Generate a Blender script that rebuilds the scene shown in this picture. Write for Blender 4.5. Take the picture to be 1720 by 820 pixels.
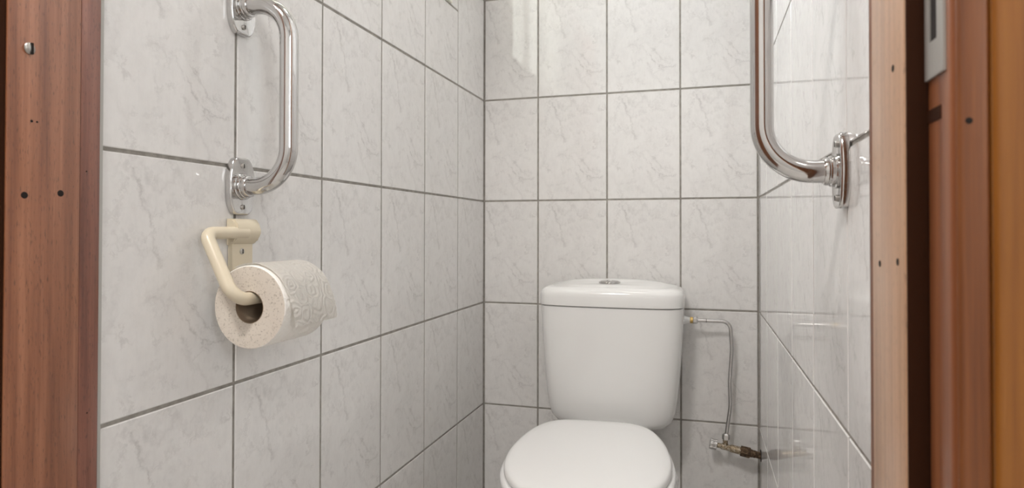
import bpy, bmesh, math, random
from mathutils import Vector, Matrix

random.seed(7)
scene = bpy.context.scene
for o in list(bpy.data.objects):
    bpy.data.objects.remove(o, do_unlink=True)

# ------------------------------------------------------------------ camera
# world: x to the right along the back wall, y into the room (back wall y=0), z up, metres
FPX, CX, CY, YAW, PIT, ROL = 1021.61, 887.70, 377.16, .2759, .0114, .001
CAM = Vector((.6206, -1.7051, .8906))
_r = Vector((math.cos(YAW), math.sin(YAW), 0))
_f = Vector((-math.sin(YAW), math.cos(YAW), 0))
_u = Vector((0, 0, 1))
_F = _f * math.cos(PIT) + _u * math.sin(PIT)
_U = _u * math.cos(PIT) - _f * math.sin(PIT)
_R3 = _r * math.cos(ROL) + _U * math.sin(ROL)
_U3 = _U * math.cos(ROL) - _r * math.sin(ROL)
cam_data = bpy.data.cameras.new('camera')
cam = bpy.data.objects.new('camera', cam_data)
scene.collection.objects.link(cam)
M = Matrix((_R3, _U3, -_F)).transposed().to_4x4()
M.translation = CAM
cam.matrix_world = M
cam_data.sensor_fit = 'HORIZONTAL'
cam_data.sensor_width = 36.0
cam_data.lens = 36.0 * FPX / 1720.0
cam_data.shift_x = (860 - CX) / 1720.0
cam_data.shift_y = (CY - 410) / 1720.0
cam_data.clip_start = .01
cam_data.dof.use_dof = True
cam_data.dof.focus_distance = 1.05
cam_data.dof.aperture_fstop = 9.0
scene.camera = cam

# ------------------------------------------------------------------ world, light, exposure
world = bpy.data.worlds.new('overcast_sky')
scene.world = world
world.use_nodes = True
bg = world.node_tree.nodes['Background']
bg.inputs['Color'].default_value = (.91, .95, 1.0, 1)
bg.inputs['Strength'].default_value = 11.5
scene.view_settings.view_transform = 'Standard'
scene.view_settings.look = 'None'
scene.view_settings.gamma = 1.0
scene.view_settings.use_curve_mapping = False
scene.view_settings.exposure = 0.26


def area_light(name, loc, size, size_y, power, rot, col=(1, 1, 1), shape='RECTANGLE', portal=False):
    d = bpy.data.lights.new(name, 'AREA')
    d.shape = shape
    d.size = size
    if shape in ('RECTANGLE', 'ELLIPSE'):
        d.size_y = size_y
    d.energy = power
    d.color = col
    if portal:
        d.cycles.is_portal = True
    o = bpy.data.objects.new(name, d)
    o.location = loc
    o.rotation_euler = rot
    scene.collection.objects.link(o)
    return o


# the toilet window in the left wall, the added hall window behind the photographer (sky portals)
WY0, WY1, WZ0, WZ1 = -1.00, -.254, 1.478, 2.05          # window opening in the left wall
HX0, HX1, HZ0, HZ1, HALL_Y = -2.80, -2.2, 1.1, 2.1, -3.0  # unseen hall window, added to let daylight in from the hall
area_light('window_light_portal', (-.16, (WY0 + WY1) / 2, (WZ0 + WZ1) / 2), WZ1 - WZ0, WY1 - WY0, 1,
           (0, -math.pi / 2, 0), portal=True)
area_light('added_hall_window_portal', (1.99, (HX0 + HX1) / 2, (HZ0 + HZ1) / 2), HZ1 - HZ0, HX1 - HX0, 1,
           (0, math.pi / 2, 0), portal=True)
# lamp light, inside the ceiling lamps below; the hall lamp is added as fill
ROOM_LAMP = (.40, -.62, 2.415)
HALL_FILL_LAMP = (.14, -1.95, 2.415)
area_light('room_lamp_light', ROOM_LAMP, .22, .22, 1.2, (0, 0, 0), (1, .95, .90), 'DISK')
area_light('hall_fill_light', HALL_FILL_LAMP, .28, .28, 19.0, (0, 0, 0), (1, .965, .935), 'DISK')


# ------------------------------------------------------------------ helpers
def link(o, parent=None):
    scene.collection.objects.link(o)
    if parent is not None:
        o.parent = parent
    return o


def tag(o, label=None, cat=None, group=None, kind=None):
    if label:
        o['label'] = label
    if cat:
        o['category'] = cat
    if group:
        o['group'] = group
    if kind:
        o['kind'] = kind
    return o


def empty(name, loc=(0, 0, 0), parent=None):
    o = bpy.data.objects.new(name, None)
    o.empty_display_size = .05
    o.location = loc
    return link(o, parent)


def mesh_from(name, bm, mat, smooth=True, angle=40):
    bmesh.ops.recalc_face_normals(bm, faces=bm.faces)
    me = bpy.data.meshes.new(name)
    bm.to_mesh(me)
    bm.free()
    if mat is not None:
        me.materials.append(mat)
    if smooth:
        me.shade_smooth()
        me.set_sharp_from_angle(angle=math.radians(angle))
    return me


def obj(name, bm, mat, parent=None, loc=None, smooth=True, angle=40):
    o = bpy.data.objects.new(name, mesh_from(name, bm, mat, smooth, angle))
    if loc is not None:
        o.location = loc
    return link(o, parent)


def box(bm, x0, x1, y0, y1, z0, z1, bev=0.0, seg=2):
    b = bmesh.new()
    bmesh.ops.create_cube(b, size=1)
    for v in b.verts:
        v.co = Vector(((x0 + x1) / 2 + v.co.x * (x1 - x0), (y0 + y1) / 2 + v.co.y * (y1 - y0),
                       (z0 + z1) / 2 + v.co.z * (z1 - z0)))
    if bev > 0:
        bmesh.ops.bevel(b, geom=list(b.edges), offset=bev, segments=seg, profile=.5, affect='EDGES')
    me = bpy.data.meshes.new('tmp')
    b.to_mesh(me)
    b.free()
    bm.from_mesh(me)
    bpy.data.meshes.remove(me)
    return bm


def bx(*a, **k):
    return box(bmesh.new(), *a, **k)


def loft(bm, rings, cap0=True, cap1=True, closed=True):
    """rings: list of equally long lists of points"""
    vr = [[bm.verts.new(p) for p in r] for r in rings]
    n = len(vr[0])
    for a, b in zip(vr[:-1], vr[1:]):
        for i in range(n if closed else n - 1):
            j = (i + 1) % n
            bm.faces.new((a[i], a[j], b[j], b[i]))
    if cap0:
        bm.faces.new(vr[0])
    if cap1:
        bm.faces.new(vr[-1])
    return bm


def catmull(pts, per=6, closed=False):
    out = []
    n = len(pts)
    P = [Vector(p) for p in pts]
    rng = range(n) if closed else range(n - 1)
    for i in rng:
        p0 = P[(i - 1) % n] if closed or i > 0 else P[0] * 2 - P[1]
        p1, p2 = P[i], P[(i + 1) % n]
        p3 = P[(i + 2) % n] if closed or i + 2 < n else P[-1] * 2 - P[-2]
        for k in range(per):
            t = k / per
            out.append(.5 * ((2 * p1) + (p2 - p0) * t + (2 * p0 - 5 * p1 + 4 * p2 - p3) * t * t
                             + (3 * p1 - p0 - 3 * p2 + p3) * t ** 3))
    if not closed:
        out.append(P[-1])
    return out


def fillet(pts, rad, seg=10):
    """polyline with rounded corners; rad is one radius per inner corner"""
    P = [Vector(p) for p in pts]
    out = [P[0]]
    for i in range(1, len(P) - 1):
        a = (P[i - 1] - P[i]).normalized()
        b = (P[i + 1] - P[i]).normalized()
        r = rad[i - 1] if isinstance(rad, (list, tuple)) else rad
        ang = a.angle(b)
        d = r / math.tan(ang / 2)
        c = P[i] + (a + b).normalized() * (r / math.sin(ang / 2))
        s, e = P[i] + a * d - c, P[i] + b * d - c
        for k in range(seg + 1):
            w = math.pi - ang
            t = k / seg
            out.append(c + (s * math.sin((1 - t) * w) + e * math.sin(t * w)) / math.sin(w))
    out.append(P[-1])
    return out


def tube(bm, pts, rad, seg=16, caps=True):
    P = [Vector(p) for p in pts]
    n = len(P)
    R = rad if isinstance(rad, (list, tuple)) else [rad] * n
    T = [(P[min(i + 1, n - 1)] - P[max(i - 1, 0)]).normalized() for i in range(n)]
    ref = Vector((0, 0, 1)) if abs(T[0].z) < .9 else Vector((1, 0, 0))
    nrm = (ref - T[0] * ref.dot(T[0])).normalized()
    rings = []
    for i in range(n):
        nrm = (nrm - T[i] * nrm.dot(T[i])).normalized()
        bn = T[i].cross(nrm)
        rings.append([P[i] + (nrm * math.cos(2 * math.pi * k / seg) + bn * math.sin(2 * math.pi * k / seg)) * R[i]
                      for k in range(seg)])
    return loft(bm, rings, caps, caps)


def lathe(bm, prof, origin, axis, seg=24, rot=0.0):
    """prof: list of (radius, distance along axis)"""
    a = Vector(axis).normalized()
    ref = Vector((0, 0, 1)) if abs(a.z) < .9 else Vector((1, 0, 0))
    n = (ref - a * ref.dot(a)).normalized()
    b = a.cross(n)
    o = Vector(origin)
    rings = [[o + a * h + (n * math.cos(2 * math.pi * k / seg + rot) + b * math.sin(2 * math.pi * k / seg + rot)) * max(r, 1e-5)
              for k in range(seg)] for r, h in prof]
    return loft(bm, rings, True, True)


# ------------------------------------------------------------------ materials
class NT:
    def __init__(self, name):
        self.m = bpy.data.materials.new(name)
        self.m.use_nodes = True
        self.t = self.m.node_tree
        self.n = self.t.nodes
        self.b = self.n['Principled BSDF']

    def add(self, typ, ins=None, **props):
        nd = self.n.new(typ)
        for k, v in props.items():
            setattr(nd, k, v)
        for k, v in (ins or {}).items():
            s = nd.inputs[k]
            if hasattr(v, 'is_linked'):
                self.t.links.new(v, s)
            else:
                s.default_value = v
        return nd

    def math(self, op, a, b=0.0, clamp=False):
        return self.add('ShaderNodeMath', {0: a, 1: b}, operation=op, use_clamp=clamp).outputs[0]

    def vm(self, op, a, b=(0, 0, 0)):
        nd = self.add('ShaderNodeVectorMath', {0: a, 1: b}, operation=op)
        return nd

    def noise(self, vec, scale, detail=3, rough=.5):
        return self.add('ShaderNodeTexNoise', {'Vector': vec, 'Scale': scale, 'Detail': detail, 'Roughness': rough})

    def ramp(self, fac, stops):
        nd = self.add('ShaderNodeValToRGB', {'Fac': fac})
        cr = nd.color_ramp
        while len(cr.elements) < len(stops):
            cr.elements.new(.5)
        for e, (p, c) in zip(cr.elements, stops):
            e.position = p
            e.color = (*c, 1) if len(c) == 3 else c
        return nd.outputs['Color']

    def mix(self, fac, a, b, blend='MIX'):
        nd = self.add('ShaderNodeMix', {0: fac, 6: a, 7: b}, data_type='RGBA', blend_type=blend)
        return nd.outputs[2]

    def maprange(self, v, a, b, c, d):
        return self.add('ShaderNodeMapRange', {0: v, 1: a, 2: b, 3: c, 4: d}).outputs[0]

    def set(self, **k):
        for key, v in k.items():
            s = self.b.inputs[key.replace('_', ' ')]
            if hasattr(v, 'is_linked'):
                self.t.links.new(v, s)
            elif isinstance(v, tuple) and len(v) == 3:
                s.default_value = (*v, 1)
            else:
                s.default_value = v
        return self

    def bump(self, h, strength=.3, dist=.001):
        nd = self.add('ShaderNodeBump', {'Height': h, 'Strength': strength, 'Distance': dist})
        self.t.links.new(nd.outputs[0], self.b.inputs['Normal'])
        return self

    def obj(self):
        return self.add('ShaderNodeTexCoord').outputs['Object']


def plain(name, col, rough=.5, metal=0.0, **k):
    n = NT(name)
    n.set(Base_Color=col, Roughness=rough, Metallic=metal, **k)
    return n.m


TW, TH, JOINT = .2009, .30, .0047


def make_tile_material():
    n = NT('marbled_glazed_tile')
    co = n.obj()
    # tile print coordinates: x to the right, z up, centred on the full tile
    warp = n.noise(co, 70, 5, .68).outputs['Color']
    wv = n.vm('SUBTRACT', warp, (.5, .5, .5)).outputs[0]
    wv = n.vm('MULTIPLY', wv, (.034, 0, .034)).outputs[0]
    p = n.vm('ADD', co, wv).outputs[0]
    p = n.vm('MULTIPLY', p, (1, 0, 1)).outputs[0]
    veins = [
        # (weight, width mm, [(u, v)...]) with u from the left, v from the top of a tile
        (.75, 3.2, [(.22, .05), (.27, .16), (.33, .25), (.36, .34), (.40, .44)]),
        (.55, 4.5, [(.26, .04), (.33, .11), (.40, .14), (.47, .10), (.50, .05)]),
        (.45, 4.0, [(.52, .06), (.60, .12), (.66, .08), (.72, .14)]),
        (.50, 3.0, [(.08, .31), (.18, .345), (.28, .38), (.33, .36)]),
        (.60, 3.0, [(.31, .575), (.38, .56), (.46, .575), (.54, .64)]),
        (.45, 3.0, [(.37, .555), (.36, .63)]),
        (.80, 2.2, [(.63, .60), (.71, .675), (.79, .735)]),
        (.90, 2.2, [(.58, .66), (.67, .755), (.76, .82)]),
        (.85, 2.6, [(.72, .775), (.81, .792), (.92, .79)]),
        (.60, 3.4, [(.56, .75), (.64, .86), (.73, .92), (.79, .985)]),
        (.40, 3.6, [(.11, .82), (.18, .92), (.20, .97)]),
        (.40, 3.2, [(.47, .32), (.56, .40), (.60, .47)]),
        (.35, 3.0, [(.70, .30), (.80, .36), (.84, .49)]),
        (.45, 6.0, [(.10, .52), (.10, .57), (.07, .65)]),
    ]
    acc = None
    for w, width, pts in veins:
        pp = [Vector(((u - .5) * TW, 0, (.5 - v) * TH)) for u, v in pts]
        for a, b in zip(pp[:-1], pp[1:]):
            ba = b - a
            pa = n.vm('SUBTRACT', p, tuple(a)).outputs[0]
            dt = n.vm('DOT_PRODUCT', pa, tuple(ba / ba.length_squared)).outputs['Value']
            h = n.math('ADD', dt, 0, clamp=True)
            sc = n.add('ShaderNodeVectorMath', {0: tuple(ba), 'Scale': h}, operation='SCALE').outputs[0]
            d = n.vm('DISTANCE', pa, sc).outputs['Value']
            s = n.math('MULTIPLY', d, -1.0 / (width * .0019))
            s = n.math('ADD', s, 1.0, clamp=True)
            s = n.math('MULTIPLY', s, w)
            acc = s if acc is None else n.math('MAXIMUM', acc, s)
    brk = n.maprange(n.noise(co, 90, 4, .65).outputs['Fac'], .30, .66, .15, 1.0)
    core = n.math('POWER', acc, 1.45)
    vein = n.math('MULTIPLY', core, brk)
    # soft grey halo about the veins and a cloudy mottle
    cloud = n.maprange(n.noise(co, 34, 5, .7).outputs['Fac'], .40, .72, 0, 1)
    st = n.vm('MULTIPLY', co, (160, 1, 45)).outputs[0]
    streak = n.maprange(n.noise(st, 1.0, 4, .7).outputs['Fac'], .42, .75, 0, 1)
    rd = n.noise(n.vm('ADD', co, wv).outputs[0], 30, 5, .6).outputs['Fac']
    rd = n.math('ABSOLUTE', n.math('SUBTRACT', rd, .5))
    rd = n.math('SUBTRACT', 1.0, n.math('MULTIPLY', rd, 22.0), clamp=True)
    msk = n.maprange(n.noise(co, 26, 3, .6).outputs['Fac'], .44, .66, 0, 1)
    vein = n.math('MAXIMUM', vein, n.math('MULTIPLY', n.math('MULTIPLY', rd, msk), .45))
    dark = n.math('ADD', n.math('MULTIPLY', vein, .60), n.math('MULTIPLY', cloud, .10))
    dark = n.math('ADD', dark, n.math('MULTIPLY', streak, .07), clamp=True)
    col = n.mix(dark, (.770, .754, .736, 1), (.32, .300, .288, 1))
    n.set(Base_Color=col, Roughness=.055, IOR=1.5)
    n.bump(n.noise(co, 14, 2, .5).outputs['Fac'], .012, .002)
    return n.m


def make_grout(name, c0, c1):
    n = NT(name)
    co = n.obj()
    col = n.mix(n.maprange(n.noise(co, 60, 5, .7).outputs['Fac'], .3, .7, 0, 1), (*c0, 1), (*c1, 1))
    n.set(Base_Color=col, Roughness=.9)
    n.bump(n.noise(co, 900, 3).outputs['Fac'], .4, .0006)
    return n.m


def make_wood(name, dark, mid, light, rough=.34, pores=True, coat=1.0, scale=1.0):
    n = NT(name)
    co = n.obj()
    v = n.vm('MULTIPLY', co, (55 * scale, 55 * scale, 1.6 * scale)).outputs[0]
    a = n.noise(v, 1.0, 5, .6).outputs['Fac']
    v2 = n.vm('MULTIPLY', co, (240, 240, 5)).outputs[0]
    b = n.noise(v2, 1.0, 4, .6).outputs['Fac']
    f = n.math('ADD', n.math('MULTIPLY', a, .68), n.math('MULTIPLY', b, .32))
    col = n.ramp(f, [(.36, dark), (.5, mid), (.64, light)])
    if pores:
        v3 = n.vm('MULTIPLY', co, (900, 900, 130)).outputs[0]
        po = n.maprange(n.noise(v3, 1.0, 2, .5).outputs['Fac'], .60, .70, 0, .55)
        col = n.mix(po, col, (dark[0] * .35, dark[1] * .35, dark[2] * .35, 1))
        n.bump(n.math('SUBTRACT', b, po), .12, .0006)
    n.set(Base_Color=col, Roughness=rough, IOR=1.5, Coat_Weight=coat, Coat_Roughness=.28)
    return n.m


def make_chrome():
    n = NT('polished_chrome')
    co = n.obj()
    r = n.maprange(n.noise(co, 130, 5, .7).outputs['Fac'], .45, .75, .055, .17)
    n.set(Base_Color=(.60, .59, .58), Metallic=1.0, Roughness=r)
    return n.m


def make_paper(name, base, speck, emboss):
    n = NT(name)
    co = n.obj()
    sp = n.maprange(n.noise(co, 420, 3, .6).outputs['Fac'], .56, .68, 0, speck)
    col = n.mix(sp, (*base, 1), (base[0] * .45, base[1] * .42, base[2] * .38, 1))
    n.set(Base_Color=col, Roughness=.95)
    if emboss:
        w = n.vm('ADD', co, n.vm('MULTIPLY', n.noise(co, 60, 2).outputs['Color'], (.012, .012, .012)).outputs[0]).outputs[0]
        vo = n.add('ShaderNodeTexVoronoi', {'Vector': w, 'Scale': 42.0}, feature='F1').outputs['Distance']
        rg = n.math('SINE', n.math('MULTIPLY', vo, 24.0))
        n.bump(n.math('ADD', rg, n.noise(co, 500, 2).outputs['Fac']), .34, .0010)
    else:
        n.bump(n.noise(co, 800, 3).outputs['Fac'], .35, .0008)
    return n.m


def make_rust():
    n = NT('corroded_pipe')
    co = n.obj()
    f = n.noise(co, 160, 5, .7).outputs['Fac']
    n.set(Base_Color=n.ramp(f, [(.35, (.035, .022, .014)), (.5, (.09, .055, .03)), (.66, (.22, .15, .09))]),
          Roughness=.85, Metallic=.2)
    n.bump(f, .8, .002)
    return n.m


def make_tarnish():
    n = NT('tarnished_brass')
    co = n.obj()
    f = n.noise(co, 220, 4, .7).outputs['Fac']
    n.set(Base_Color=n.ramp(f, [(.38, (.16, .11, .06)), (.52, (.40, .33, .23)), (.64, (.62, .58, .52))]),
          Roughness=.42, Metallic=.75)
    n.bump(f, .4, .001)
    return n.m


def make_porcelain():
    n = NT('white_glazed_porcelain')
    co = n.obj()
    f = n.noise(co, 9, 3).outputs['Fac']
    n.set(Base_Color=n.mix(f, (.815, .81, .795, 1), (.84, .835, .82, 1)), Roughness=.12, IOR=1.5)
    n.bump(f, .05, .004)
    return n.m


def make_glass():
    n = NT('window_glass')
    t = n.t
    tr = n.add('ShaderNodeBsdfTransparent', {'Color': (.95, .955, .95, 1)})
    gl = n.add('ShaderNodeBsdfGlossy', {'Roughness': .02})
    fc = n.add('ShaderNodeLayerWeight', {'Blend': .5}).outputs['Facing']
    fr = n.math('ADD', n.math('MULTIPLY', n.math('POWER', fc, 5.0), .95), .04)
    mx = n.add('ShaderNodeMixShader', {0: fr, 1: tr.outputs[0], 2: gl.outputs[0]})
    t.links.new(mx.outputs[0], n.n['Material Output'].inputs['Surface'])
    return n.m


TILE = make_tile_material()
GROUT = make_grout('grey_grout', (.225, .208, .185), (.40, .375, .338))
WOOD_JAMB = make_wood('varnished_mahogany', (.15, .048, .020), (.28, .100, .044), (.39, .160, .080), scale=1.5)
WOOD_STRIP = make_wood('red_brown_mahogany', (.11, .034, .020), (.21, .072, .042), (.30, .115, .070), scale=1.5)
WOOD_CASING = make_wood('orange_brown_mahogany', (.11, .030, .006), (.19, .058, .012), (.27, .092, .020), rough=.5, pores=False, coat=.12)
WOOD_GOLD = make_wood('golden_mahogany', (.18, .056, .005), (.27, .095, .010), (.34, .13, .017), rough=.5, pores=False, coat=.12)
WOOD_DEEP = make_wood('deep_orange_mahogany', (.13, .036, .010), (.23, .072, .022), (.32, .115, .042), rough=.42, pores=False, coat=.5)
WOOD_PALE = make_wood('pale_mahogany', (.42, .23, .12), (.56, .33, .19), (.66, .42, .26), rough=.45, coat=.6, scale=1.6)  # paler tan wood for the right jamb board
REBATE_SHADE = plain('dark_rebate_shade', (.034, .011, .004), .8, Specular_IOR_Level=.1)  # dark brown stands in for shade in the door rebates
HOLE = plain('screw_hole_shadow_wood', (.012, .007, .005), .95)
CHROME = make_chrome()
STEEL = plain('dull_steel', (.48, .46, .43), .38, 1.0)
STRIKE = plain('dull_zinc', (.42, .40, .37), .55, .6)
PORC = make_porcelain()
SEATP = plain('white_seat_plastic', (.87, .865, .855), .24)
CREAM = plain('cream_plastic', (.66, .58, .44), .30)
PAPER = make_paper('tissue_paper', (.88, .85, .80), .10, True)
PAPER_END = make_paper('speckled_paper_edge', (.68, .61, .53), .65, False)
CARD = plain('cardboard_core', (.30, .22, .15), .9)
PIPE = plain('satin_chrome_pipe', (.58, .57, .56), .24, 1.0)
BRASS = plain('bright_brass', (.62, .43, .16), .32, .9)
RUST = make_rust()
TARN = make_tarnish()
WHITE_PAINT = plain('white_paint', (.80, .79, .77), .5)
CREAM_PAINT = plain('cream_window_paint', (.84, .82, .72), .35)
FLOOR_M = plain('pale_floor_tile', (.70, .68, .65), .35)
GLASS = make_glass()
LAMP_GLASS = NT('lit_opal_glass').set(Base_Color=(.9, .9, .88), Emission_Color=(1, .93, .84), Emission_Strength=3.0).m

# ------------------------------------------------------------------ structure: the toilet room
W = .767            # right wall
YF = -1.205         # where the tiling meets the door frame
ZC = 2.48           # ceiling
ROWS = [-.22 + TH * i for i in range(10)]          # tile joints at z = .08, .38, .68, .98, 1.28 ...


def tile_mesh(u0, u1, v0, v1):
    """a glazed tile with rounded-over rim; local x along the wall, z up, glaze towards -y"""
    c, t = .0011, .0075
    bm = bmesh.new()
    loft(bm, [[(u0, 0, v0), (u1, 0, v0), (u1, 0, v1), (u0, 0, v1)],
              [(u0, -t + c * .8, v0), (u1, -t + c * .8, v0), (u1, -t + c * .8, v1), (u0, -t + c * .8, v1)],
              [(u0 + c, -t, v0 + c), (u1 - c, -t, v0 + c), (u1 - c, -t, v1 - c), (u0 + c, -t, v1 - c)]],
         cap0=False)
    return mesh_from('tile', bm, TILE, smooth=False)


_tm = {}


def tile(parent, base, ang, uc, zc, u0, u1, v0, v1):
    """base: world point of u=0; ang: wall direction; uc, zc: centre of the full tile; u,v: world extents"""
    g = JOINT / 2
    key = tuple(round(q, 4) for q in (u0 - uc + g, u1 - uc - g, v0 - zc + g, v1 - zc - g))
    if key not in _tm:
        _tm[key] = tile_mesh(*key)
    o = bpy.data.objects.new('tile', _tm[key])
    d = Vector((math.cos(ang), math.sin(ang), 0))
    o.location = Vector(base) + d * uc + Vector((0, 0, zc))
    nrm = Vector((math.sin(ang), -math.cos(ang), 0))
    # tiny unevenness of hand-laid tiles
    o.rotation_euler = (random.gauss(0, .0006), 0, ang + random.gauss(0, .0007))
    o.location += nrm * random.gauss(-.0003, .00012)
    return link(o, parent)


TT = .0075          # tile thickness; the walls' grout face lies 1.9 mm behind the glaze
GF = .0056


def tiled_wall(parent, base, ang, u_edges, window=None):
    for i in range(len(u_edges) - 1):
        a, b, full = u_edges[i]
        b2 = u_edges[i][1]
        for z0 in ROWS:
            v0, v1 = max(z0, 0), min(z0 + TH, ZC)
            if v1 - v0 < .01:
                continue
            zc = z0 + TH / 2
            if window and b2 > window[0] and a < window[1] and v1 > window[2] and v0 < window[3]:
                w0, w1, wz0, wz1 = window
                if v0 < wz0 - .01:
                    tile(parent, base, ang, full, zc, a, b2, v0, wz0)
                if v1 > wz1 + .01:
                    tile(parent, base, ang, full, zc, a, b2, wz1, v1)
                l0, l1 = max(v0, wz0), min(v1, wz1)
                if a < w0 - .01:
                    tile(parent, base, ang, full, zc, a, w0, l0, l1)
                if b2 > w1 + .01:
                    tile(parent, base, ang, full, zc, w1, b2, l0, l1)
            else:
                tile(parent, base, ang, full, zc, a, b2, v0, v1)


def edges(lst, fulls):
    return [(a, b, f) for (a, b), f in zip(zip(lst[:-1], lst[1:]), fulls)] + [None]


# back wall: slab whose face is the grout
wb = obj('wall_back', bx(-.2, W + .2, TT - GF, .12, 0, ZC), GROUT, smooth=False)
tag(wb, 'white marbled tile wall behind the cistern, laid with grey joints', 'wall', kind='structure')
B0 = .1662
tiled_wall(wb, (0, TT, 0), 0.0, edges([.001, B0, B0 + TW, B0 + 2 * TW, W - .001],
                                      [B0 - TW / 2, B0 + TW / 2, B0 + 1.5 * TW, B0 + 2.5 * TW]))

# left wall: slab with the window opening
XL = -(TT - GF)
bm = bmesh.new()
for y0, y1, z0, z1 in ((-1.33, .0, 0, WZ0), (-1.33, .0, WZ1, ZC), (-1.33, WY0, WZ0, WZ1), (WY1, .0, WZ0, WZ1)):
    box(bm, -.16, XL, y0, y1, z0, z1)
wl = obj('wall_left', bm, GROUT, smooth=False)
tag(wl, 'white marbled tile wall on the left, carrying the paper holder', 'wall', kind='structure')
ul = [-.001] + [-TW * i for i in range(1, 6)] + [YF]
tiled_wall(wl, (-TT, 0, 0), math.pi / 2,
           edges(list(reversed(ul)), list(reversed([-TW * (i + .5) for i in range(6)]))),
           window=(WY0, WY1, WZ0, WZ1))

wr = obj('wall_right', bx(W + TT - GF, W + .16, -1.33, .0, 0, ZC), GROUT, smooth=False)
tag(wr, 'white marbled tile wall on the right, glossy and seen at a slant', 'wall', kind='structure')
ur = [.001] + [TW * i + .002 for i in range(1, 6)] + [-YF - .02]
tiled_wall(wr, (W + TT, 0, 0), -math.pi / 2, edges(ur, [TW * (i + .5) for i in range(6)]))

fl = obj('floor', bx(-.9, 1.9, HALL_Y, .12, -.08, 0), FLOOR_M, smooth=False)
tag(fl, 'pale floor under the toilet', 'floor', kind='structure')
ce = obj('ceiling', bx(-.16, W + .16, -1.21, .12, ZC, ZC + .08), WHITE_PAINT, smooth=False)
tag(ce, 'white painted ceiling above the toilet', 'ceiling', kind='structure')
ce = obj('ceiling_hall', bx(-.98, 1.98, HALL_Y - .1, -1.21, ZC, ZC + .08), WHITE_PAINT, smooth=False)
tag(ce, 'white painted ceiling of the hall', 'ceiling', kind='structure')

# hall around the photographer
DZ = 2.06           # top of the door opening
JL, JR = .003, .740  # inner faces of the two jambs
YS0, YS1, YH = -1.205, -1.2905, -1.327   # far edge, stop edge and hall face of the frame
bm = bmesh.new()
box(bm, -.9, -.06, -1.33, -1.21, 0, ZC)
box(bm, W + .06, 1.9, -1.33, -1.21, 0, ZC)
box(bm, -.06, W + .06, -1.33, -1.21, DZ + .06, ZC)
o = obj('wall_front', bm, WHITE_PAINT, smooth=False)
tag(o, 'white plaster wall around the door frame', 'wall', kind='structure')
o = obj('wall_hall_left', bx(-.98, -.9, HALL_Y, -1.21, 0, ZC), WHITE_PAINT, smooth=False)
tag(o, 'white plaster wall at the left end of the hall', 'wall', kind='structure')
o = obj('wall_hall_rear', bx(-.9, 1.9, HALL_Y - .1, HALL_Y, 0, ZC), WHITE_PAINT, smooth=False)
tag(o, 'white plaster wall along the far side of the hall', 'wall', kind='structure')
bm = bmesh.new()
box(bm, 1.9, 1.98, HALL_Y, HX0, 0, ZC)
box(bm, 1.9, 1.98, HX1, -1.21, 0, ZC)
box(bm, 1.9, 1.98, HX0, HX1, 0, HZ0)
box(bm, 1.9, 1.98, HX0, HX1, HZ1, ZC)
o = obj('wall_hall_right', bm, WHITE_PAINT, smooth=False)
tag(o, 'white plaster wall with the added window at the end of the hall', 'wall', kind='structure')


# windows -----------------------------------------------------------
def window(name, label, axis, p, a0, a1, z0, z1, mull, fw, depth, mat):
    root = empty(name, (0, 0, 0))
    tag(root, label, 'window', kind='structure')

    def b3(lo, hi, za, zb, d0, d1, bev=.004):
        if axis == 'x':
            return bx(p + d0, p + d1, lo, hi, za, zb, bev=bev, seg=1)
        return bx(lo, hi, p + d0, p + d1, za, zb, bev=bev, seg=1)
    bm = b3(a0, a1, z0, z0 + fw, -depth, 0)
    for lo, hi, za, zb in ((a0, a1, z1 - fw, z1), (a0, a0 + fw, z0 + fw, z1 - fw), (a1 - fw, a1, z0 + fw, z1 - fw)):
        t = b3(lo, hi, za, zb, -depth, 0)
        me = bpy.data.meshes.new('t')
        t.to_mesh(me)
        t.free()
        bm.from_mesh(me)
        bpy.data.meshes.remove(me)
    obj('window_frame', bm, mat, root)
    for lo, hi in mull:
        obj('mullion', b3(lo, hi, z0 + fw, z1 - fw, -depth * .9, -.004), mat, root)
    cuts = [a0 + fw] + [q for m in sorted(mull) for q in m] + [a1 - fw]
    for lo, hi in zip(cuts[0::2], cuts[1::2]):
        obj('pane', b3(lo, hi, z0 + fw, z1 - fw, -depth * .55, -depth * .55 + .004, bev=0), GLASS, root, smooth=False)
    return root


window('window_1', 'small cream framed window high in the left tile wall', 'x', -.085, WY0, WY1, WZ0, WZ1,
       [(-.81, -.725)], .028, .07, CREAM_PAINT)
w1 = bpy.data.objects['window_1']
for nm, a in (('reveal_lining', (WY1 - .012, WY1 - .001, WZ0 + .012, WZ1 - .012)), ('reveal_lining', (WY0 + .001, WY0 + .012, WZ0 + .012, WZ1 - .012)),
              ('window_sill', (WY0 + .001, WY1 - .001, WZ0 + .001, WZ0 + .012)), ('reveal_lining', (WY0 + .001, WY1 - .001, WZ1 - .012, WZ1 - .001))):
    obj(nm, bx(-.085, .006, *a, bev=.002), CREAM_PAINT, w1)
window('window_2', 'added white framed window bringing daylight into the hall', 'x', 1.975, HX0, HX1, HZ0, HZ1,
       [((HX0 + HX1) / 2 - .03, (HX0 + HX1) / 2 + .03)], .06, .07, WHITE_PAINT)

# ------------------------------------------------------------------ door frame
def screw_hole(parent, loc, axis, r=.0032, name='screw_hole'):
    bm = bmesh.new()
    lathe(bm, [(r * 1.15, 0), (r, .0004), (r * .75, .0005)], loc, axis, 12)
    return obj(name, bm, HOLE, parent)


# left jamb
tl = empty('trim_1', (JL, YS1, 0))
tag(tl, 'left door jamb of dark mahogany with one slotted screw', 'door frame', kind='structure')


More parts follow.
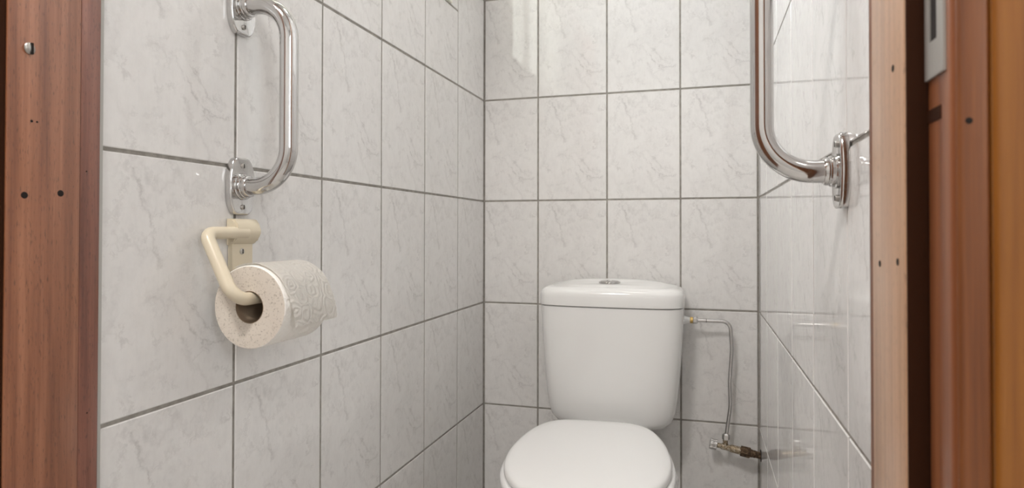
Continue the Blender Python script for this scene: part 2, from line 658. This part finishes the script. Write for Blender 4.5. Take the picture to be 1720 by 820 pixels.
def P(root, name, bm, mat, **k):
    """part built in world coordinates, parented without moving it"""
    o = obj(name, bm, mat, None, **k)
    o.parent = root
    o.matrix_parent_inverse = Matrix.Translation(-(root.location if root.parent is None else root.location))
    return o


YE = -1.2265        # joint between the jamb board and its inner edge strip
P(tl, 'jamb_board', bx(-.055, JL, YS1 - .006, YE, 0, DZ, bev=.0012), WOOD_JAMB)
P(tl, 'edge_strip', bx(-.055, JL - .0012, YE + .0006, YS0 + .001, 0, DZ, bev=.0012), WOOD_STRIP)
P(tl, 'sealant_bead', bx(-.004, .0012, YS0 + .001, YS0 + .0045, 0, DZ), plain('grey_sealant', (.42, .41, .38), .6))
P(tl, 'rebate_board', bx(-.075, -.022, YH, YS1 - .006, 0, DZ), WOOD_JAMB)
P(tl, 'rebate_shade_strip', bx(-.022, JL - .001, YS1 - .0135, YS1 - .0062, 0, DZ, bev=.001), REBATE_SHADE)  # shade of the hinge-side gap, put in as a dark strip
# slotted screw standing a little proud
sy, sz = -1.2775, 1.065
bm = bmesh.new()
lathe(bm, [(.0058, 0), (.0058, .0012), (.0050, .0022), (.0030, .0029), (0, .0032)], (JL, sy, sz), (1, .28, 0), 20)
sc = P(tl, 'screw', bm, STEEL)
tag(sc, 'dull slotted screw head standing proud of the left jamb')
bm = bx(JL + .0012, JL + .0037, sy - .0001, sy + .0018, sz - .0054, sz + .0054)
P(tl, 'screw_slot', bm, HOLE)
for y, z, r in ((-1.2803, .9245, .0030), (-1.2464, .9283, .0030), (-1.2745, .996, .0012), (-1.2695, .996, .0009),
                (-1.219, .953, .0007), (-1.216, .700, .0007)):
    bm = bmesh.new()
    lathe(bm, [(r * 1.1, 0), (r, .0003), (r * .7, .0004)], (JL - (.0012 if y > YE else 0), y, z), (1, 0, 0), 12)
    P(tl, 'screw_hole', bm, HOLE)

# right jamb
YSR = -1.2868
tr = empty('trim_2', (JR, YS1, 0))
tag(tr, 'right door jamb of orange mahogany with a metal strike plate', 'door frame', kind='structure')
JRR = .7512         # rebate face that the closed door meets
P(tr, 'jamb_board', bx(JR, W + .055, YSR, -1.2135, 0, DZ, bev=.0016), WOOD_PALE)
P(tr, 'edge_strip', bx(JR + .0012, W + .055, -1.2130, YS0 + .004, 0, DZ, bev=.0015), WOOD_CASING)
P(tr, 'rebate_shade_strip', bx(JR + .0008, JRR + .003, YSR - .0025, YSR - .0002, 0, DZ, bev=.0006), REBATE_SHADE)  # dark strip painted in for the unlit hall-side face of the stop
P(tr, 'rebate_board', bx(JRR, W + .055, YH, YSR - .0026, 0, DZ, bev=.0045, seg=4), WOOD_DEEP)
P(tr, 'casing_board', bx(JRR + .0022, .7690, YH - .0025, YH + .004, 0, DZ, bev=.003, seg=3), WOOD_CASING)
P(tr, 'architrave', bx(.7688, W + .085, YH - .0065, YH + .004, 0, DZ + .05, bev=.004, seg=3), WOOD_GOLD)
# strike plate with its latch opening, let into the rebate
y0, y1, z0, z1 = -1.3205, -1.2920, .9800, 1.16
bm = bmesh.new()
for a0, a1, c0, c1 in ((y0, y1, z0, 1.001), (y0, y1, 1.042, z1), (y0, -1.3110, 1.001, 1.042), (-1.2992, y1, 1.001, 1.042)):
    box(bm, JRR - .0016, JRR + .001, a0, a1, c0, c1)
sp = P(tr, 'strike_plate', bm, STRIKE, smooth=False)
tag(sp, 'dull grey metal strike plate with a rectangular latch opening')
P(tr, 'latch_recess', bx(JRR - .0006, JRR + .001, -1.3110, -1.2992, 1.001, 1.042), HOLE)
P(tr, 'chipped_recess', bx(JRR - .0003, JRR + .001, -1.3130, -1.2912, .9545, .9625), REBATE_SHADE)
for y, z, r in ((-1.2654, .9958, .0022), (-1.2332, .8685, .0022), (-1.2729, .8716, .0022)):
    bm = bmesh.new()
    lathe(bm, [(r * 1.1, 0), (r, .0003), (r * .7, .0004)], (JR, y, z), (-1, 0, 0), 12)
    P(tr, 'screw_hole', bm, HOLE)
bm = bmesh.new()
lathe(bm, [(.0018, 0), (.0016, .0003), (.0012, .0004)], (.7585, YH - .0025, .9500), (0, -1, 0), 12)
P(tr, 'screw_hole', bm, HOLE)
th = empty('trim_3', (.37, YS1, DZ))
tag(th, 'mahogany head board across the top of the doorway', 'door frame', kind='structure')
P(th, 'jamb_board', bx(-.055, W + .055, YH, YS0, DZ, DZ + .06), WOOD_JAMB)


# the door leaf, hinged on the left jamb and standing open into the hall
dr = empty('door_1', (-.045, -1.345, 0))
tag(dr, 'mahogany door standing open into the hall, hinged on the left jamb', 'door', kind='structure')
P(dr, 'door_leaf', bx(-.065, -.026, -2.085, -1.345, .008, DZ - .004, bev=.002), WOOD_CASING)
for yy in (-2.03,):
    bm = bmesh.new()
    tube(bm, fillet([(-.026, yy, 1.02), (.022, yy, 1.02), (.022, yy + .11, 1.02)], .012, 6), .008, 12)
    P(dr, 'door_handle', bm, CHROME)

# ------------------------------------------------------------------ ceiling lamps
def ceiling_lamp(label, loc, r):
    root = empty('ceiling_lamp', (loc[0], loc[1], ZC))
    tag(root, label, 'lamp')
    bm = bmesh.new()
    lathe(bm, [(r, 0), (r, -.022), (r * .96, -.03), (r * .96, 0)], (0, 0, 0), (0, 0, 1), 32)
    obj('lamp_base', bm, WHITE_PAINT, root)
    bm = bmesh.new()
    lathe(bm, [(r * .93, -.031), (r * .90, -.045), (r * .75, -.056), (r * .4, -.063), (0, -.064)], (0, 0, 0), (0, 0, 1), 32)
    obj('lamp_shade', bm, LAMP_GLASS, root)


ceiling_lamp('round opal ceiling lamp above the toilet', ROOM_LAMP, .14)
ceiling_lamp('added round opal ceiling lamp giving fill light from the hall', HALL_FILL_LAMP, .17)  # invented fixture that carries the added hall fill light


# ------------------------------------------------------------------ grab bars
def plate_outline(s=1.0, inset=0.0):
    pts = [(-.0130, .0385), (.0, .0395), (.0130, .0385), (.0205, .0275), (.0235, .0140), (.0238, 0), (.0235, -.0140),
           (.0205, -.0275), (.0130, -.0385), (0, -.0395), (-.0130, -.0385), (-.0205, -.0275), (-.0235, -.0140),
           (-.0238, 0), (-.0235, .0140), (-.0205, .0275)]
    out = []
    for p in catmull([(a, b, 0) for a, b in pts], 4, True):
        L = math.hypot(p.x, p.y)
        k = (L - inset) / L
        out.append((p.x * k, p.y * k))
    return out


def grab_bar(label, x_wall, side, y, z_low, z_high):
    """side +1: sticks out towards +x (left wall), -1: towards -x"""
    root = empty('grab_bar', (x_wall, y, z_low))
    tag(root, label, 'grab bar', 'chrome grab bars either side of the toilet')
    h = z_high - z_low
    D = .082
    pts = fillet([(side * .012, 0, 0), (side * D, 0, 0), (side * D, 0, h), (side * .012, 0, h)], .052, 14)
    bm = bmesh.new()
    tube(bm, pts, .0122, 28)
    obj('tube', bm, CHROME, root, angle=60)
    for zc in (0, h):
        bm = bmesh.new()
        rings = []
        for ins, d in ((.0, .0), (.0, .0062), (.0006, .0078), (.0020, .0088), (.0034, .0088), (.0050, .0082)):
            rings.append([(side * d, a, zc + b) for a, b in plate_outline(inset=ins)])
        loft(bm, rings)
        pl = obj('mounting_plate', bm, CHROME, root, angle=35)
        bm = bmesh.new()
        lathe(bm, [(.0185, .006), (.0185, .0100), (.0175, .0112), (.0165, .0112), (.0165, .0145), (.0157, .0157),
                   (.0150, .0157), (.0150, .0195), (.0142, .0212), (.0122, .0216)], (0, 0, zc), (side, 0, 0), 28)
        obj('collar', bm, CHROME, pl, angle=30)
        for k in (-1, 1):
            bm = bmesh.new()
            lathe(bm, [(.0036, .007), (.0036, .0092), (.0028, .0100), (0, .0103)], (0, 0, zc + k * .0285), (side, 0, 0), 16)
            s = obj('screw', bm, STEEL, pl)
            bm = bx(side * .0096, side * .0106, -.0005, .0005, zc + k * .0285 - .0026, zc + k * .0285 + .0026)
            me = mesh_from('slot', bm, HOLE, False)
            s.data.materials.append(HOLE)
            t = bmesh.new()
            t.from_mesh(s.data)
            nf = len(t.faces)
            t.from_mesh(me)
            t.faces.ensure_lookup_table()
            for q in t.faces[nf:]:
                q.material_index = 1
            t.to_mesh(s.data)
            t.free()
    return root


grab_bar('chrome grab bar on the left wall above the paper holder', .0, 1, -1.0, .9525, 1.2035)
grab_bar('chrome grab bar on the right wall beside the door jamb', W, -1, -1.0, .9545, 1.2055)

# ------------------------------------------------------------------ paper holder and roll
hr = empty('toilet_paper_holder', (0, -1.0, .81))
tag(hr, 'cream plastic paper holder with a bent arm under the left grab bar', 'paper holder')
bm = bx(.0, .0085, -1.0195, -.9795, .81, .8980, bev=.0025, seg=2)
P(hr, 'back_plate', bm, CREAM)
# hub: profile in the x-z plane swept along y
prof = [(.0, .9075), (.010, .9075), (.0135, .9060), (.0180, .9000), (.0205, .8920), (.0205, .8875), (.0180, .8820),
        (.0140, .8775), (.0095, .8730), (.0, .8715)]
bm = bmesh.new()
loft(bm, [[(x, yy, z) for x, z in prof] for yy in (-1.0225, -.9765)])
bmesh.ops.bevel(bm, geom=[e for e in bm.edges if abs(e.verts[0].co.y - e.verts[1].co.y) < 1e-5], offset=.002, segments=2,
                affect='EDGES')
P(hr, 'hub', bm, CREAM, angle=50)
arm = fillet([(.0135, -1.000, .8885), (.0135, -1.0715, .8880), (.0690, -1.0840, .8050), (.0670, -.9580, .8050)], [.015, .02], 10)
bm = bmesh.new()
tube(bm, arm, [.0083] * len(arm), 20)
P(hr, 'arm', bm, CREAM, angle=60)
bm = bmesh.new()
lathe(bm, [(.0042, .0065), (.0042, .0092), (.0030, .0100), (0, .0102)], (0, -1.0015, .8625), (1, 0, 0), 16)
sc = P(hr, 'screw', bm, STEEL)
P(hr, 'screw_slot', bx(.0099, .0106, -1.0020, -1.0010, .8595, .8655), HOLE)

RX, RZ, RR, RC = .0680, .7938, .0532, .0208
Y0, Y1 = -1.0580, -.9610
roll = empty('toilet_roll', (RX, (Y0 + Y1) / 2, RZ - RR))
tag(roll, 'roll of white toilet paper hanging on the cream arm', 'toilet roll')


def ring_pts(r, y, n=56, wob=0.0):
    return [(RX + math.cos(2 * math.pi * k / n) * r * (1 + wob * math.sin(3 * 2 * math.pi * k / n + 1) ),
             y, RZ + math.sin(2 * math.pi * k / n) * r * (1 + wob * math.sin(2 * 2 * math.pi * k / n))) for k in range(n)]


bm = bmesh.new()
loft(bm, [ring_pts(RR - .0012, Y0, wob=.006), ring_pts(RR, Y0 + .0015, wob=.006), ring_pts(RR, (Y0 + Y1) / 2, wob=.006),
          ring_pts(RR, Y1 - .0015, wob=.006), ring_pts(RR - .0012, Y1, wob=.006)], False, False)
P(roll, 'paper_winding', bm, PAPER)
for yy, nm in ((Y0, 'paper_edge'), (Y1, 'paper_edge')):
    bm = bmesh.new()
    s = 1 if yy == Y0 else -1
    loft(bm, [ring_pts(RR - .0012, yy, wob=.006), ring_pts(RR * .8, yy - s * .0006), ring_pts(RR * .6, yy - s * .0002),
              ring_pts(RC, yy + s * .0006)], False, False)
    P(roll, nm, bm, PAPER_END)
bm = bmesh.new()
loft(bm, [ring_pts(RC, Y0 + .0005), ring_pts(RC, Y1 - .0005), ring_pts(RC - .0008, Y1 - .0005), ring_pts(RC - .0008, Y0 + .0005),
          ring_pts(RC, Y0 + .0005)], False, False)
P(roll, 'core', bm, CARD)
# loose end of the paper lying over the top and lifting off at the side
bm = bmesh.new()
rows = []
na = 26
for i in range(na + 1):
    t = i / na
    th_ = math.radians(118 - 138 * t)
    lift = .0030 + .0120 * max(0, (t - .70) / .30) ** 1.6
    r = RR + lift
    rows.append([])
    for j in range(9):
        v = j / 8
        yy = Y0 + .004 + (Y1 + .002 - Y0 - .004) * v
        rr = r + .0016 * max(0, t - .6) * math.sin(v * 9 + 1)
        rows[-1].append((RX + math.cos(th_) * rr, yy, RZ + math.sin(th_) * rr))
loft(bm, rows, False, False, closed=False)
bmesh.ops.solidify(bm, geom=list(bm.faces), thickness=.0006)
P(roll, 'loose_sheet', bm, PAPER)

# the roll hangs a little askew on its arm
roll.rotation_euler = (0, 0, math.radians(1.2))

# ------------------------------------------------------------------ toilet
TX = .3945
wc = empty('toilet', (TX, -.33, 0))
tag(wc, 'white close-coupled toilet with its lid closed against the back wall', 'toilet')


def tank_ring(hw, yb, yf, z, n=72, e=6.5):
    """flat back at yb, softly bowed front at yf"""
    pts = []
    ym = yb + (yf - yb) * .25
    for k in range(n):
        a = 2 * math.pi * k / n
        c, s = math.cos(a), math.sin(a)
        hw_ = hw + .003
        x = math.copysign(abs(c) ** (2 / e), c) * hw_
        yy = math.copysign(abs(s) ** (2 / e), s)
        d = (ym - yf) if yy > 0 else (yb - ym)
        y = ym - yy * d
        if yy > 0:
            y += .010 * (x / hw) ** 2 * yy
        pts.append((TX + x, y, z))
    return pts


bm = bmesh.new()
YB = -.012
prof = [(.095, -.140, .386), (.122, -.150, .388), (.143, -.160, .396), (.1545, -.167, .410), (.1615, -.1715, .432), (.1670, -.175, .470),
        (.1715, -.178, .520), (.1755, -.181, .580), (.1790, -.183, .640), (.1815, -.184, .690), (.1815, -.184, .6968), (.1785, -.181, .6984)]
loft(bm, [tank_ring(hw, YB, yf, z) for hw, yf, z in prof])
P(wc, 'cistern', bm, PORC)
bm = bmesh.new()
prof = [(.1795, -.182, .7000), (.1835, -.1865, .7005), (.1838, -.187, .7050), (.1838, -.187, .7240), (.1825, -.186, .7320), (.1785, -.183, .7385),
        (.170, -.177, .7440), (.156, -.168, .7480)]
rings = [tank_ring(hw, YB, yf, z) for hw, yf, z in prof]
cxx, cyy = TX, -.098
last = rings[-1]
for k, z in ((.90, .7475), (.82, .7515), (.70, .7530), (.55, .7530), (.40, .7522), (.2, .7512), (.08, .7510)):
    # shallow dish around the button, the whole top rising a little towards the wall
    rings.append([(cxx + (x - cxx) * k, cyy + (y - cyy) * k, z + .085 * (y - cyy) * k * min(1, (1 - k) / .18)
                   + .004 - .0065 * ((x - cxx) * k / .13) ** 2 * min(1, (1 - k) / .18)) for x, y, _ in last])
loft(bm, rings)
ld = P(wc, 'cistern_lid', bm, PORC, angle=50)
# dual flush button
BX, BY, BZ = .389, -.100, .7540
bm = bmesh.new()
lathe(bm, [(.0285, -.001), (.0285, .0025), (.0270, .0042), (.0250, .0042), (.0245, .0030)], (BX, BY, BZ), (0, 0, 1), 32)
P(wc, 'button_ring', bm, CHROME)
for sgn in (-1, 1):
    bm = bmesh.new()
    pts = [(BX + sgn * (.0012 + 0), BY - .0235)] + [(BX + sgn * (.0012 + math.cos(a) * .0228), BY + math.sin(a) * .0235)
           for a in [math.radians(-88 + 176 * k / 14) for k in range(15)]] + [(BX + sgn * .0012, BY + .0235)]
    mx = sum(p[0] for p in pts) / len(pts)
    loft(bm, [[(x, y, BZ + .002) for x, y in pts], [(x, y, BZ + .0050) for x, y in pts],
              [(mx + (x - mx) * .85, BY + (y - BY) * .85, BZ + .0066) for x, y in pts]])
    P(wc, 'flush_button', bm, CHROME)

# bowl: lofted from the foot to the rim
def oval(cy, hw, yr, yf, z, n=48, sq=2.3):
    pts = []
    for k in range(n):
        a = 2 * math.pi * k / n
        c, s = math.cos(a), math.sin(a)
        x = math.copysign(abs(c) ** (2 / sq), c) * hw
        y = math.copysign(abs(s) ** (2 / sq), s)
        yy = cy + (y * (yr - cy) if y > 0 else -y * (yf - cy))
        t = min(max((yy + .42) / .24, 0), 1)          # the pan narrows towards the wall
        pts.append((TX + .008 + x * (1 - .38 * t * t * (3 - 2 * t)), yy, z))
    return pts


bm = bmesh.new()
prof = [(-.36, .105, -.10, -.56, 0), (-.36, .105, -.10, -.56, .02), (-.36, .095, -.11, -.54, .06), (-.37, .092, -.10, -.53, .14),
        (-.38, .105, -.07, -.55, .21), (-.40, .135, -.03, -.60, .28), (-.42, .160, -.018, -.64, .335), (-.43, .172, -.016, -.655, .37),
        (-.43, .175, -.016, -.660, .385), (-.43, .172, -.018, -.656, .3915)]
loft(bm, [oval(*p) for p in prof])
P(wc, 'bowl', bm, PORC, angle=50)


def seat_outline(k, dx=0.0, dy=0.0, front=0.0):
    half = [(0.0, .0), (.060, .0015), (.093, .010), (.122, .034), (.142, .075), (.157, .130), (.1655, .19), (.168, .245), (.162, .305),
            (.144, .360), (.114, .405), (.075, .433), (.035, .446), (.0, .449)]
    c = catmull([(x, y, 0) for x, y in half], 4)
    pts = [(p.x, -p.y) for p in c] + [(-p.x, -p.y) for p in reversed(c[1:-1])]
    out = []
    for x, y in pts:
        out.append((x * k[0] + dx, (y + .225) * k[1] - .225 + dy))
    return out


def placed(pts, z, yaw, ox, oy, tilt=0.0):
    c, s = math.cos(yaw), math.sin(yaw)
    return [(ox + x * c - y * s, oy + x * s + y * c, z + (y + .449) * tilt) for x, y in pts]


LX, LY, LYAW = .378, -.225, math.radians(4.5)
bm = bmesh.new()
loft(bm, [placed(seat_outline((k, k)), z, LYAW, LX, LY) for k, z in
          ((1.0, .3925), (1.035, .3935), (1.045, .398), (1.045, .406), (1.038, .4105), (1.0, .4125))])
st = P(wc, 'seat', bm, SEATP, angle=60)
bm = bmesh.new()
loft(bm, [placed(seat_outline((k, k)), z, LYAW, LX, LY) for k, z in
          ((.965, .4130), (.990, .4135), (1.0, .4165), (1.0, .4225), (.993, .4268), (.975, .4298), (.94, .4315), (.85, .4330), (.6, .4345), (.3, .4350))])
P(wc, 'seat_lid', bm, SEATP, angle=60)
for sx in (-.07, .07):
    bm = bmesh.new()
    lathe(bm, [(.012, .3915), (.012, .412), (.009, .414), (0, .414)], (LX + sx, LY + .012, 0), (0, 0, 1), 20)
    P(wc, 'hinge', bm, SEATP)

# ------------------------------------------------------------------ water supply pipe and stop valve
pp = empty('supply_pipe', (.690, -.045, .362))
tag(pp, 'thin chrome water pipe bending from the cistern down to the valve', 'pipe')
PY = -.045
pts = fillet([(.600, PY, .6575), (.694, PY, .6575), (.6975, PY, .585), (.692, PY, .500), (.6935, PY, .44), (.6828, PY, .360)],
             [.022, .15, .12, .12], 8)
bm = bmesh.new()
tube(bm, pts, .0049, 16)
P(pp, 'tube', bm, PIPE, angle=60)
bm = bmesh.new()
lathe(bm, [(.0085, 0), (.0092, .001), (.0092, .009), (.0075, .0125), (.0052, .0130)], (.6005, PY, .6575), (1, 0, 0), 6)
P(pp, 'hex_nut', bm, PIPE, angle=20)
bm = bmesh.new()
lathe(bm, [(.0075, .0), (.0085, .0005), (.0085, .0072), (.0075, .0075)], (.5930, PY, .6575), (1, 0, 0), 20)
o = P(pp, 'brass_thread', bm, BRASS)
tag(o, 'brass coloured threaded fitting')
bm = bmesh.new()
lathe(bm, [(.0115, 0), (.0115, .004), (.008, .0145), (.008, .019)], (.5740, PY, .6575), (1, 0, 0), 20)
P(pp, 'inlet_sleeve', bm, SEATP)
bm = bmesh.new()
lathe(bm, [(.00515, 0), (.00515, .0012)], (.6335, PY, .6575), (1, 0, 0), 16)
P(pp, 'dark_ring', bm, HOLE)
bm = bmesh.new()
lathe(bm, [(.0060, .016), (.0094, .013), (.0100, .010), (.0100, .002), (.0090, 0)], (.6822, PY, .3520), (.04, 0, 1), 6)
P(pp, 'compression_nut', bm, PIPE, angle=20)

vv = empty('stop_valve', (.767, PY, .322))
tag(vv, 'small stop valve with a ribbed knob on a corroded pipe stub', 'valve')
A = Vector((.6420, PY, .3390))
ax = Vector((.7670, PY, .3190)) - A
L = ax.length
ax.normalize()
bm = bmesh.new()
n = 48
rings = []
for d, r in ((0, .0105), (.0012, .0130), (.0075, .0130), (.0085, .0122), (.0105, .0122), (.0115, .0130), (.0175, .0130), (.0190, .0100)):
    rings.append([])
    nn = Vector((0, 0, 1)) - ax * ax.z
    nn.normalize()
    bb = ax.cross(nn)
    for k in range(n):
        a = 2 * math.pi * k / n
        rr = r * (1 + .06 * (1 if math.cos(6 * a) > 0 else -1))
        rings[-1].append(A + ax * d + (nn * math.cos(a) + bb * math.sin(a)) * rr)
loft(bm, rings)
P(vv, 'knob', bm, PIPE, angle=30)
bm = bmesh.new()
lathe(bm, [(.0062, .0185), (.0062, .0280), (.0078, .0290), (.0078, .0510), (.0098, .0520), (.0098, .0765), (.0085, .0770)], A, ax, 20)
P(vv, 'valve_body', bm, TARN)
bm = bmesh.new()
lathe(bm, [(.0076, 0), (.0066, .008), (.0066, .022)], A + ax * .0395 + Vector((0, 0, .0020)), (0, 0, 1), 16)
P(vv, 'valve_outlet', bm, TARN)
bm = bmesh.new()
lathe(bm, [(.0100, .0765), (.0136, .0775), (.0140, .0990), (.0120, .1010), (.0095, .1015)], A, ax, 8)
P(vv, 'pipe_coupling', bm, RUST, angle=25)
bm = bmesh.new()
lathe(bm, [(.0098, .1010), (.0100, .1060), (.0090, .1070), (.0094, .1130), (.0086, .1140), (.0088, L + .002)], A, ax, 18)
P(vv, 'pipe_stub', bm, RUST)
bm = bmesh.new()
lathe(bm, [(.0150, 0), (.0150, .0006), (.0120, .0010)], (W - .0001, PY, .3190), (-1, 0, 0), 14)
P(vv, 'wall_hole', bm, HOLE)
